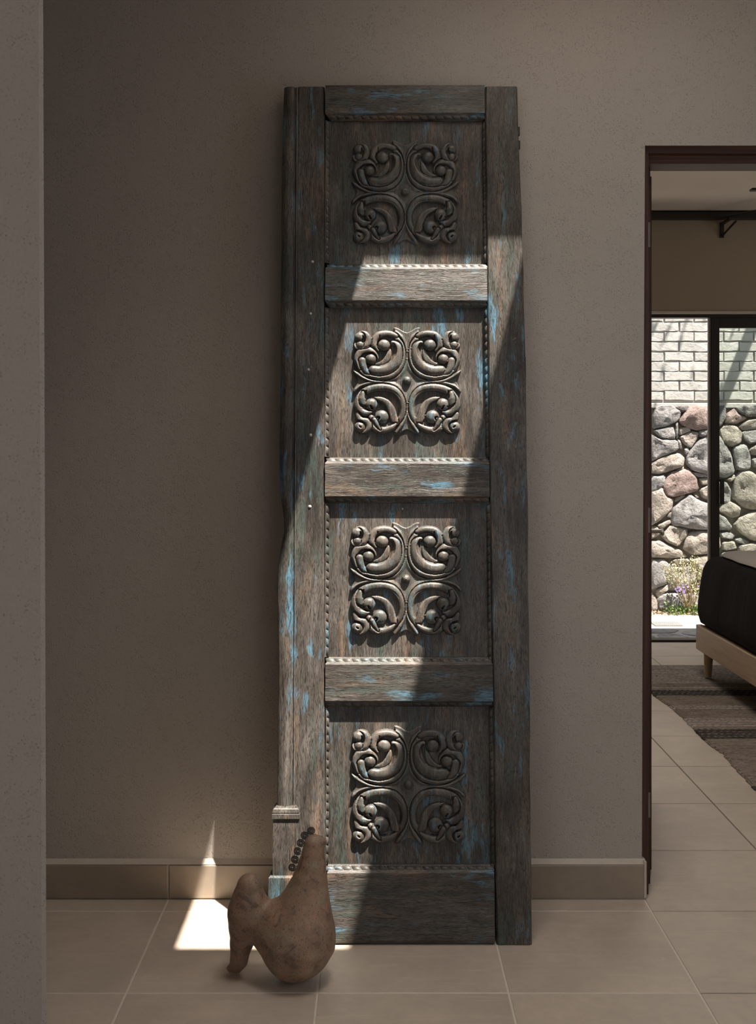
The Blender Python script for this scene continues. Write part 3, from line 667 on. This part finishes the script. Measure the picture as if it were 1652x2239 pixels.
# dark cover hanging over the sides
b = bmesh.new()
prof = [(.037, .2915), (.012, .306), (.0, .345), (-.003, .40), (.004, .47), (.014, .54), (.026, .60), (.046, .640), (.075, .662), (.13, .670)]
ny = 60; rings = []
for k in range(ny+1):
    y = by0+.01+(by1+.02-by0-.01)*k/ny
    e = min((y-by0-.01), (by1+.02-y)); s = max(0., 1-e/.06); ins = .075*(1-math.sqrt(max(0, 1-s*s)))
    fold = .0022*math.sin(y*11)+.0012*math.sin(y*23+1)
    L = [(bx0+ins+dx+fold*(1 if 2 < i < 8 else .3), y, z-ins*.55*(z-.2915)/.38) for i, (dx, z) in enumerate(prof)]
    R = [(bx1-ins-dx-fold*(1 if 2 < i < 8 else .3), y, z-ins*.55*(z-.2915)/.38) for i, (dx, z) in enumerate(prof)]
    O = L+R[::-1]; cx_ = (bx0+bx1)/2; kx = 1-.009/(bx1-cx_)
    rings.append(O+[(cx_+(x-cx_)*kx, y, z-.006 if z > .5 else z) for x, y, z in O[::-1]])
loft(b, rings)
tag(smooth(ob('bed_cover', b, 'velvet'), 60), 'black-brown velvet cover hanging over the side of the bed', 'bedspread')
# pale sheet lying over it
b = bmesh.new(); rings = []
for k in range(41):
    y = by0+.05+(by1+.004-by0-.05)*k/40; u = (y-by0)/(by1-by0); xe = 1.845+.045*u+.004*math.sin(y*17)+.05*max(0, (k-36)/4)**2; zz = .6735+.001*math.sin(y*9); dr = .0012
    T = [(xe+.06, y, zz), (xe+.012, y, zz), (xe, y, zz), (xe-.006, y, zz+.004), (xe-.004, y, zz+.008), (xe+.012, y, zz+.016), (xe+.06, y, zz+.021), (2.6, y, zz+.023), (bx1-.14, y, zz+.020), (bx1-.14, y, zz)]
    rings.append(T)
loft(b, rings)
tag(smooth(ob('bed_sheet', b, 'linen'), 60), 'pale linen sheet spread on top of the dark bed cover', 'sheet')

# ------------------------------------------------------------------ rug of braided rows
rug = tag(empty('braided_rug', (2.6, 2.0, 0)), 'taupe braided rug with dark stripes under the bed', 'rug')
EDGE = [(.75, 1.415), (.97, 1.416), (1.268, 1.430), (1.431, 1.444), (1.60, 1.428), (1.761, 1.433), (2.0, 1.443), (2.215, 1.4456), (2.448, 1.425), (2.8, 1.435), (3.23, 1.43)]
rugb = bmesh.new(); loft(rugb, [[(interp(EDGE, y)+.01, y, .0005), (interp(EDGE, y)+.01, y, .006), (3.88, y, .006), (3.88, y, .0005)] for y in np.linspace(.80, 3.225, 24)])
rel(ob('rug_backing', rugb, 'yarn', rug), rug)
y = .80; k = 0; PITCH = .0405
while y < 3.22:
    ym = y+PITCH/2
    dark = 2.46 < ym < 2.60 or 1.67 < ym < 1.81 or .88 < ym < 1.0
    grey = 2.62 < ym < 2.66 or ym > 2.75 or 1.86 < ym < 2.0 or 2.18 < ym < 2.27
    x0 = interp(EDGE, ym)+jit(.003); n = 130; hgt = (.0125 if dark else .0095)+jit(.0008); yw = PITCH*.5; b = bmesh.new(); rings = []
    ph = jit(3.); pit = .030 if dark else .034; tilt = 1 if k % 2 else -1
    for i in range(n+1):
        x = x0+(3.88-x0)*(i/n)**1.25; sec = []
        ed = min(1, (x-x0)/.02+.3); wob = .002*math.sin(x*7+k)
        for q in range(7):
            a = math.pi*q/6; yy = -math.cos(a)*yw
            tw = math.sin(2*math.pi*(x/pit)+tilt*yy/yw*1.9+ph)
            sec.append((x, ym+wob+yy, .0008+(math.sin(a)*hgt*(.74+.26*tw)*ed)))
        rings.append(sec)
    loft(b, rings, close=True)
    rel(smooth(ob('braid', b, 'yarn_dark' if dark else ('yarn_grey' if grey else 'yarn'), rug)), rug)
    y += PITCH; k += 1

# ------------------------------------------------------------------ ceiling fan, rod bracket
fan = tag(empty('ceiling_fan', (2.56, 2.40, 2.55)), 'dark slim ceiling fan whose blade tip shows at the top of the doorway', 'fan')
b = bmesh.new(); tube(b, [(0, 0, -.05), (0, 0, -.03), (0, 0, .05), (0, 0, .07)], [.05, .085, .085, .03], 20); smooth(ob('motor', b, 'iron', fan), 40)
b = bmesh.new(); tube(b, [(0, 0, .07), (0, 0, .215)], .012, 10); tube(b, [(0, 0, .215), (0, 0, .239)], [.03, .055], 16); smooth(ob('downrod', b, 'iron', fan), 40)
bl = box(bmesh.new(), (-.668, -.02, .010), (-.07, .02, .022), .003); me = None
for k in range(4):
    o = ob('blade', bl, 'iron', fan) if me is None else ob('blade', me, None, fan); me = o.data; o.rotation_euler = (0, 0, k*math.pi/2)
cr = tag(empty('rod_bracket', (2.253, BY, 2.72)), 'dark braced bracket with a thin slanting rod high on the far bedroom wall', 'bracket')
b = boxes(((-.013, -.012, -.10), (.013, -.0005, -.001)), bev=.001); ob('wall_plate', b, 'darkmetal', cr)
b = boxes(((-.010, -.175, -.018), (.010, -.0125, -.003)), bev=.001); ob('arm', b, 'darkmetal', cr)
b = bmesh.new(); tube(b, [(0, -.012, -.088), (.045, -.15, -.019)], .007, 6); ob('brace', b, 'darkmetal', cr)
b = bmesh.new(); tube(b, [(-.046, -.105, .006), (.102, -.325, .006), (.55, -.99, .006)], .0085, 8); smooth(ob('rod', b, 'darkmetal', cr), 40)

# ------------------------------------------------------------------ courtyard
PZ = -.06; CY_ = 5.69
wc = tag(ob('wall_courtyard', boxes(((.2, CY_, -.2), (5.4, CY_+.25, 2.95))), 'mortar'), kind='structure')
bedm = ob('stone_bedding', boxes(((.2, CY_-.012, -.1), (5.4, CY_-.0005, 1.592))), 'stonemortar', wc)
ob('mortar_band', boxes(((.2, CY_-.03, 1.566), (5.4, CY_-.0125, 1.606)), bev=.006), 'mortar', wc)
# bricks, six shared meshes with uneven edges
CH, BL = .0790, .2405
brick_me = []
for q in range(6):
    b = bmesh.new(); r = random.Random(q); w, h = BL-.010, CH-.0105
    nx = 6; rings = []
    front = []
    top = [(-w/2+w*i/nx, h/2+r.uniform(-.0035, .0025)) for i in range(nx+1)]; bot = [(w/2-w*i/nx, -h/2+r.uniform(-.004, .003)) for i in range(nx+1)]
    poly = top+bot
    sh = lambda s: [(x*(1-s*.03), z*(1-s*.10)) for x, z in poly]
    loft(b, [[(x, .0, z) for x, z in poly], [(x, -.0065, z) for x, z in poly], [(x, -.0105-r.uniform(0, .003), z) for x, z in sh(1)]])
    brick_me.append(b)
brick_me = [ob('brick', b, 'brick', wc) for b in brick_me]
Z0 = 1.3+(965-703)*8.75/2394             # bottom of the first full course in view
zb0 = 1.608; cnt = 0
# courses measured from the joint lines: bottoms at Z0 - k*CH
rows = [Z0+CH*j for j in range(-8, 9)]
for j, zb in zip(range(-8, 9), rows):
    xoff = 1.380*0
    xj = (1380+400*.268-818)*8.75/2394 if (j % 2) else (1380+275*.268-818)*8.75/2394   # a measured vertical joint of this course
    i0 = math.floor((1.0-xj)/BL)
    for i in range(i0, i0+17):
        xc = xj+(i+.5)*BL
        src = brick_me[rng.randrange(6)]
        if cnt < 6: o = brick_me[cnt]
        else: o = ob('brick', src.data, None, wc)
        cnt += 1
        o.location = (xc+jit(.003), CY_-.0003+jit(.0008), zb+CH/2+jit(.002)); o.rotation_euler = (jit(.012), jit(.012), jit(.008)); o.scale = (1+jit(.015), 1, 1+jit(.05))
# stones: outlines measured on the wall (units of the survey grid, turned to metres)
def SX(c): return (562+c*.268)*8.72/2394
def SZ(c): return 1.3+(105-c*.268)*8.72/2394
stones = [
 ('st_grey', [(190,185),(215,115),(260,98),(340,100),(415,150),(400,215),(300,265),(190,285)]), ('st_dark', [(355,112),(400,99),(482,100),(470,148),(420,152)]),
 ('st_pink', [(410,220),(482,122),(520,98),(640,98),(700,150),(700,250),(640,288),(540,298),(440,260)]), ('st_grey', [(372,240),(393,232),(393,370),(376,362)]),
 ('st_grey', [(195,300),(350,264),(368,330),(362,372),(250,368),(215,330)]), ('st_grey', [(170,330),(230,372),(388,388),(393,458),(290,503),(170,555)]),
 ('st_warm', [(402,290),(480,267),(498,308),(407,343)]), ('st_warm', [(412,352),(500,312),(563,322),(550,370),(500,448),(432,398)]), ('st_grey', [(388,378),(412,384),(428,458),(404,452)]),
 ('st_grey', [(442,452),(480,442),(488,480),(457,506)]), ('st_grey', [(562,304),(640,294),(690,310),(690,345),(572,360)]),
 ('st_grey', [(462,560),(480,482),(560,392),(620,354),(668,352),(672,655),(650,660),(512,625)]), ('st_grey', [(680,352),(735,352),(828,500),(853,648),(780,683),(680,662)]),
 ('st_warm', [(170,575),(290,507),(400,494),(443,532),(428,598),(310,638),(230,656),(170,640)]), ('st_grey', [(170,678),(288,670),(280,758),(200,803),(170,800)]),
 ('st_pink', [(272,770),(302,692),(350,642),(470,618),(538,690),(553,788),(470,818),(350,842),(300,828)]), ('st_warm', [(372,622),(440,598),(440,622),(385,633)]),
 ('st_grey', [(512,642),(640,664),(670,690),(560,686),(522,664)]), ('st_warm', [(562,694),(640,694),(670,745),(592,752)]), ('st_warm', [(572,790),(640,746),(672,760),(672,880),(592,853)]),
 ('st_warm', [(170,820),(262,772),(287,840),(356,870),(338,950),(240,1038),(170,1080)]), ('st_warm', [(364,860),(438,828),(456,840),(400,878),(367,888)]),
 ('st_grey', [(347,1050),(352,950),(422,882),(490,832),(558,882),(700,932),(718,1000),(700,1108),(560,1108),(450,1093),(362,1078)]), ('st_warm', [(514,817),(568,852),(545,858)]),
 ('st_warm', [(215,1080),(328,1034),(338,1058),(260,1112)]), ('st_warm', [(310,980),(343,972),(338,1018),(302,1010)]), ('st_warm', [(170,1092),(212,1088),(250,1120),(240,1160),(170,1195)]),
 ('st_warm', [(262,1160),(332,1082),(458,1107),(468,1160),(390,1252),(302,1218)]), ('st_warm', [(452,1200),(482,1142),(560,1128),(650,1132),(728,1170),(738,1258),(640,1308),(520,1318),(442,1270)]),
 ('st_warm', [(170,1212),(260,1214),(420,1292),(466,1338),(350,1348),(170,1338)]), ('st_grey', [(170,1372),(268,1354),(338,1420),(300,1558),(170,1600)]),
 ('st_warm', [(345,1362),(470,1352),(490,1370),(470,1410),(350,1412)]), ('st_warm', [(226,1606),(306,1566),(316,1608),(272,1640),(234,1684),(212,1640)]), ('st_grey', [(332,1442),(350,1425),(480,1420),(545,1440),(540,1556),(440,1618),(312,1600)]), ('st_warm', [(502,1362),(620,1326),(720,1330),(720,1500),(562,1556),(550,1430)]),
 ('st_grey', [(232,1690),(270,1642),(440,1632),(558,1642),(600,1700),(560,1760),(250,1760)]), ('st_warm', [(170,1622),(225,1700),(225,1775),(170,1775)]), ('st_grey', [(565,1566),(700,1520),(720,1740),(610,1740),(600,1655)]),
 ('st_dark', [(706,102),(780,97),(788,200),(738,268),(706,262)]), ('st_pink', [(792,172),(850,122),(868,140),(885,165),(948,192),(948,208),(860,248),(782,244)]), ('st_dark', [(872,112),(940,95),(1050,95),(1120,110),(1110,180),(960,188),(882,150)]),
 ('st_warm', [(737,302),(790,254),(868,268),(916,322),(907,398),(830,432),(762,398)]), ('st_warm', [(888,272),(960,218),(1060,204),(1090,280),(930,300)]), ('st_grey', [(918,314),(1050,294),(1060,396),(980,412),(928,368)]),
 ('st_grey', [(843,442),(948,418),(986,510),(986,608),(930,632),(863,618)]), ('st_warm', [(972,460),(1060,405),(1120,420),(1110,510),(1002,500)]), ('st_grey', [(998,532),(1110,522),(1110,610),(1008,602)]),
 ('st_warm', [(787,702),(858,660),(873,690),(830,722)]), ('st_warm', [(864,692),(902,642),(990,648),(1060,702),(1062,936),(990,946),(902,906),(840,848)]), ('st_warm', [(1075,640),(1200,620),(1260,780),(1220,930),(1080,940),(1072,720)]),
 ('st_grey', [(708,722),(788,724),(828,800),(818,896),(708,900)]), ('st_warm', [(722,962),(762,893),(830,888),(906,940),(888,1006),(830,1016)]), ('st_grey', [(722,985),(780,1014),(836,1098),(816,1118),(722,1115)]),
 ('st_warm', [(853,1080),(902,1024),(972,984),(1062,964),(1120,1000),(1110,1205),(1000,1196),(922,1148)]), ('st_grey', [(733,1142),(800,1133),(866,1160),(830,1196),(748,1178)]), ('st_grey', [(858,1196),(900,1178),(976,1216),(968,1243),(890,1223)]),
 ('st_warm', [(752,1218),(850,1213),(876,1268),(800,1288),(752,1278)]), ('st_warm', [(892,1250),(1000,1225),(1110,1230),(1110,1330),(900,1330)]), ('st_grey', [(752,1300),(880,1295),(890,1400),(740,1420)]),
]
def stone_piece(mat, poly, r):
    P = [Vector((SX(x), SZ(y))) for x, y in poly]
    for _ in range(2):                    # round the corners
        Q = []
        for i in range(len(P)):
            a, c = P[i], P[(i+1) % len(P)]; Q += ([a*.86+c*.14, a*.5+c*.5, a*.14+c*.86] if _ == 0 else [])
        P = Q if _ == 0 else P
    area = abs(sum(P[i].x*P[(i+1) % len(P)].y-P[(i+1) % len(P)].x*P[i].y for i in range(len(P))))/2
    c = sum(P, Vector((0, 0)))/len(P); hgt = min(.075, .022+.16*math.sqrt(area)*.9)
    b = bmesh.new(); n = len(P); tilt = Vector((r.uniform(-.25, .25), r.uniform(-.3, .15)))
    def ring(s, h, nz):
        out = []
        for p in P:
            q = c+(p-c)*s; hh = h*hgt*(1+nz*1.6*mnoise.noise(Vector((q.x*9, q.y*9, c.x*7)))+nz*.8*mnoise.noise(Vector((q.x*26, q.y*26, c.y*5)))) + (q-c).dot(tilt)*.22*(h > .1); out.append((q.x+r.uniform(-.002, .002), CY_-.010-max(0.002, hh) if h > 0 else CY_-.004, q.y+r.uniform(-.002, .002)))
        return out
    rs = [ring(1.10, 0, 0), ring(1.08, .36, .15), ring(1.03, .62, .15), ring(.965, .80, .2), ring(.80, .95, .3), ring(.52, 1.0, .34), ring(.22, 1.02, .3)]
    loft(b, rs)
    o = ob('stone', b, mat, wc); smooth(o, 28); return o
rs_ = random.Random(11)
for m_, p_ in stones: stone_piece(m_, p_, rs_)
# the wall goes on beyond the opening: rows of rough stones left and right
def fill_stones(x0, x1, zlo, zhi):
    z = zlo
    while z < zhi-.05:
        h = min(rs_.uniform(.13, .22), zhi-z); x = x0
        while x < x1-.06:
            w = min(rs_.uniform(.14, .32), x1-x)
            pts = []
            for (u, v) in ((.04, .12), (.3, .03), (.7, .05), (.96, .15), (.97, .8), (.7, .96), (.3, .97), (.05, .85)):
                X_, Z_ = x+w*(u+rs_.uniform(-.03, .03)), z+h*(v+rs_.uniform(-.03, .03)); pts.append(((X_*2394/8.72-562)/.268, (105-(Z_-1.3)*2394/8.72)/.268))
            stone_piece(rs_.choice(['st_grey', 'st_warm', 'st_warm', 'st_pink']), pts, rs_); x += w+.008
        z += h+.006
fill_stones(1.05, SX(166), -.05, 1.58); fill_stones(SX(1275), 4.9, -.05, 1.58); fill_stones(SX(745), SX(1270), -.05, SZ(1430))
fill_stones(SX(1125), SX(1270), SZ(610), 1.58); fill_stones(SX(1115), SX(1270), SZ(1425), SZ(945))
# patio: cement with flush flagstones, drain
pt = tag(ob('floor_patio', boxes(((.2, BY+.091, -.2), (5.4, CY_+.0, PZ))), 'patio'), kind='structure')
def flag(poly):
    b = bmesh.new(); P = [Vector(p) for p in poly]; Q = []
    for i in range(len(P)):
        a, c = P[i], P[(i+1) % len(P)]; Q += [a*.82+c*.18, a*.18+c*.82]
    c = sum(Q, Vector((0, 0)))/len(Q)
    loft(b, [[(p.x, p.y, PZ-.004) for p in Q], [(p.x, p.y, PZ+.004) for p in Q], [(c.x+(p.x-c.x)*.985, c.y+(p.y-c.y)*.985, PZ+.006) for p in Q]])
    ob('flagstone', b, 'flag', pt)
flag([(1.984, 4.601), (2.106, 4.606), (2.19, 4.48), (2.09, 4.40), (1.975, 4.42)])
flag([(1.80, 4.62), (1.95, 4.62), (1.94, 4.45), (1.78, 4.42)]); flag([(1.90, 4.80), (2.20, 4.78), (2.12, 4.65), (1.95, 4.64), (1.84, 4.66)]); flag([(2.24, 4.76), (2.50, 4.74), (2.48, 4.52), (2.26, 4.50), (2.16, 4.62)]); flag([(2.23, 4.47), (2.50, 4.49), (2.47, 4.22), (2.14, 4.22), (2.13, 4.38)]); flag([(1.74, 4.38), (1.94, 4.40), (2.06, 4.37), (2.08, 4.21), (1.72, 4.21)])
r = random.Random(5)
for i in range(11):
    for j in range(4):
        x, y = 1.0+i*.34+jit(.04), 4.40+j*.34+jit(.03)
        if 1.6 < x < 2.62 and y < 4.75 or (1.95 < x < 2.45 and 4.75 < y < 5.3) or y > 5.36: continue
        flag([(x+.145*math.cos(a)*(1+jit(.18)), y+.145*math.sin(a)*(1+jit(.18))) for a in (2*math.pi*k/6+.4 for k in range(6))])
dr = tag(empty('drain_grate', (2.165, 5.02, PZ)), 'flat metal drain grate set in the sunny patio', 'grate')
b = boxes(((-.10, -.085, -.002), (.10, -.075, .008)), ((-.10, .075, -.002), (.10, .085, .008)), ((-.10, -.075, -.002), (-.092, .075, .008)), ((.092, -.075, -.002), (.10, .075, .008))); ob('rim', b, 'edgemetal', dr)
ob('pit', boxes(((-.092, -.075, .0003), (.092, .075, .0012))), 'darkmetal', dr)  # thin dark sheet standing in for the shaded hollow under the slats
me = None
for k in range(12):
    bb = box(bmesh.new(), (-.0042, -.0745, .0015), (.0042, .0745, .0075)) if me is None else None
    o = ob('slat', bb if me is None else me, 'patio' if me is None else None, dr); me = o.data; o.location = (-.0845+k*.0154, 0, 0)

# plants at the foot of the stone wall
def leaf(b, p, d, l, w):
    d = Vector(d).normalized(); s = d.cross(Vector((rng.uniform(-1, 1), rng.uniform(-1, 1), rng.uniform(-1, 1)))).normalized(); u = d.cross(s)
    p = Vector(p); vs = [b.verts.new(q) for q in (p, p+d*l*.45+s*w/2+u*w*.15, p+d*l, p+d*l*.45-s*w/2+u*w*.15)]; b.faces.new(vs)
def rdir(r, up=.3): return Vector((r.uniform(-1, 1), r.uniform(-1, 1), r.uniform(-.6, 1)+up))
sh = tag(empty('flowering_shrub', (2.44, 5.50, PZ)), 'airy pale-leaved shrub with a few lilac flowers against the stone wall', 'shrub')
bs, bf = bmesh.new(), bmesh.new(); r = random.Random(21)
for k in range(26):
    a = r.uniform(-.9, .9); top = Vector((a*.20+r.uniform(-.03, .03), r.uniform(-.08, .06), r.uniform(.24, .55)*(1-.3*abs(a)))); base = Vector((.04+r.uniform(-.03, .03), r.uniform(-.02, .02), .0))
    mid = base*.4+top*.6+Vector((r.uniform(-.04, .04), -.02, .03)); tube(bs, [base, mid, top], [.004, .003, .0016], 5)
    for q in range(34):
        u = r.uniform(.3, 1.0); p = (mid*(1-u)+top*u) if u > .3 else base; leaf(bf, p+Vector((r.uniform(-.025, .025), r.uniform(-.025, .025), r.uniform(-.02, .02))), rdir(r), r.uniform(.014, .028), r.uniform(.008, .014))
me = None
for k in range(26):
    c = Vector((r.choice((-.07, -.02, .10))+r.uniform(-.022, .022), -.08+r.uniform(-.02, .015), .21+r.uniform(-.03, .035)))
    if me is None:
        bfl = bmesh.new(); hub = bfl.verts.new((0, 0, 0)); ring_ = [bfl.verts.new((.012*math.cos(a)*(1 if q % 2 else .5), .003*(q % 2), .012*math.sin(a)*(1 if q % 2 else .5))) for q, a in enumerate(2*math.pi*m/10 for m in range(10))]
        for q in range(10): bfl.faces.new((hub, ring_[q], ring_[(q+1) % 10]))
        o = tag(ob('flower', bfl, 'flower', sh), 'lilac flower'); me = o.data
    else: o = ob('flower', me, None, sh)
    o.location = c; o.rotation_euler = (r.uniform(-.6, .6), r.uniform(0, 6), r.uniform(-.6, .6))
ob('stems', bs, 'stem', sh); tag(ob('foliage', bf, 'leaf', sh), kind='stuff')
b = bmesh.new()
for k in range(520):
    x = 2.30+r.random()**.8*.45; leaf(b, (x+r.uniform(-.05, .05), 5.50+r.uniform(-.07, .07), PZ+.002+abs(r.gauss(0, .035))), rdir(r, .5), r.uniform(.016, .032), r.uniform(.012, .022))
tag(ob('ground_cover', b, 'green'), 'fresh green leafy ground cover below the pale shrub', 'plant', kind='stuff')
b = bmesh.new()
for k in range(900):
    leaf(b, (r.uniform(1.3, 3.6), min(5.575, 5.50+r.gauss(0, .045)), PZ+.003+r.random()*.016), (r.uniform(-1, 1), r.uniform(-1, 1), .2), r.uniform(.015, .03), r.uniform(.010, .018))
tag(ob('leaf_litter', b, 'litter'), 'dry brown fallen leaves along the foot of the stone wall', 'leaves', kind='stuff')
# tree at the side of the courtyard whose limb shades the white bricks
tree = tag(empty('garden_tree', (4.75, 5.15, PZ)), 'garden tree beside the courtyard wall, its limb shading the white bricks', 'tree')
b = bmesh.new(); tube(b, [(4.75, 5.15, PZ), (4.72, 5.15, 1.5), (4.70, 5.18, 3.2), (4.60, 5.2, 4.5), (4.3, 5.2, 5.2)], [.11, .09, .08, .07, .05], 10); rel(smooth(ob('trunk', b, 'bark', tree)), tree)
b = bmesh.new(); tube(b, [(4.60, 5.2, 4.5), (4.1, 5.2, 4.75), (3.72, 5.2, 4.5), (3.51, 5.2, 4.01), (3.27, 5.2, 3.41), (3.10, 5.2, 2.98)], [.06, .055, .05, .045, .04, .02], 10); rel(smooth(ob('limb', b, 'bark', tree)), tree)
b = bmesh.new()
for k in range(420):
    c = r.choice([(4.3, 5.2, 5.2), (3.9, 5.1, 4.8), (2.9, 5.1, 5.3), (2.6, 5.0, 4.6)]); leaf(b, (c[0]+r.gauss(0, .35), c[1]+r.gauss(0, .15), c[2]+r.gauss(0, .3)), rdir(r, -.3), r.uniform(.05, .09), r.uniform(.025, .045))
rel(tag(ob('foliage', b, 'green', tree), kind='stuff'), tree)
b = bmesh.new(); tube(b, [(4.3, 5.2, 5.2), (3.6, 5.15, 5.45), (2.9, 5.1, 5.35), (2.5, 5.0, 4.8)], [.04, .03, .02, .01], 8); rel(smooth(ob('limb', b, 'bark', tree)), tree)
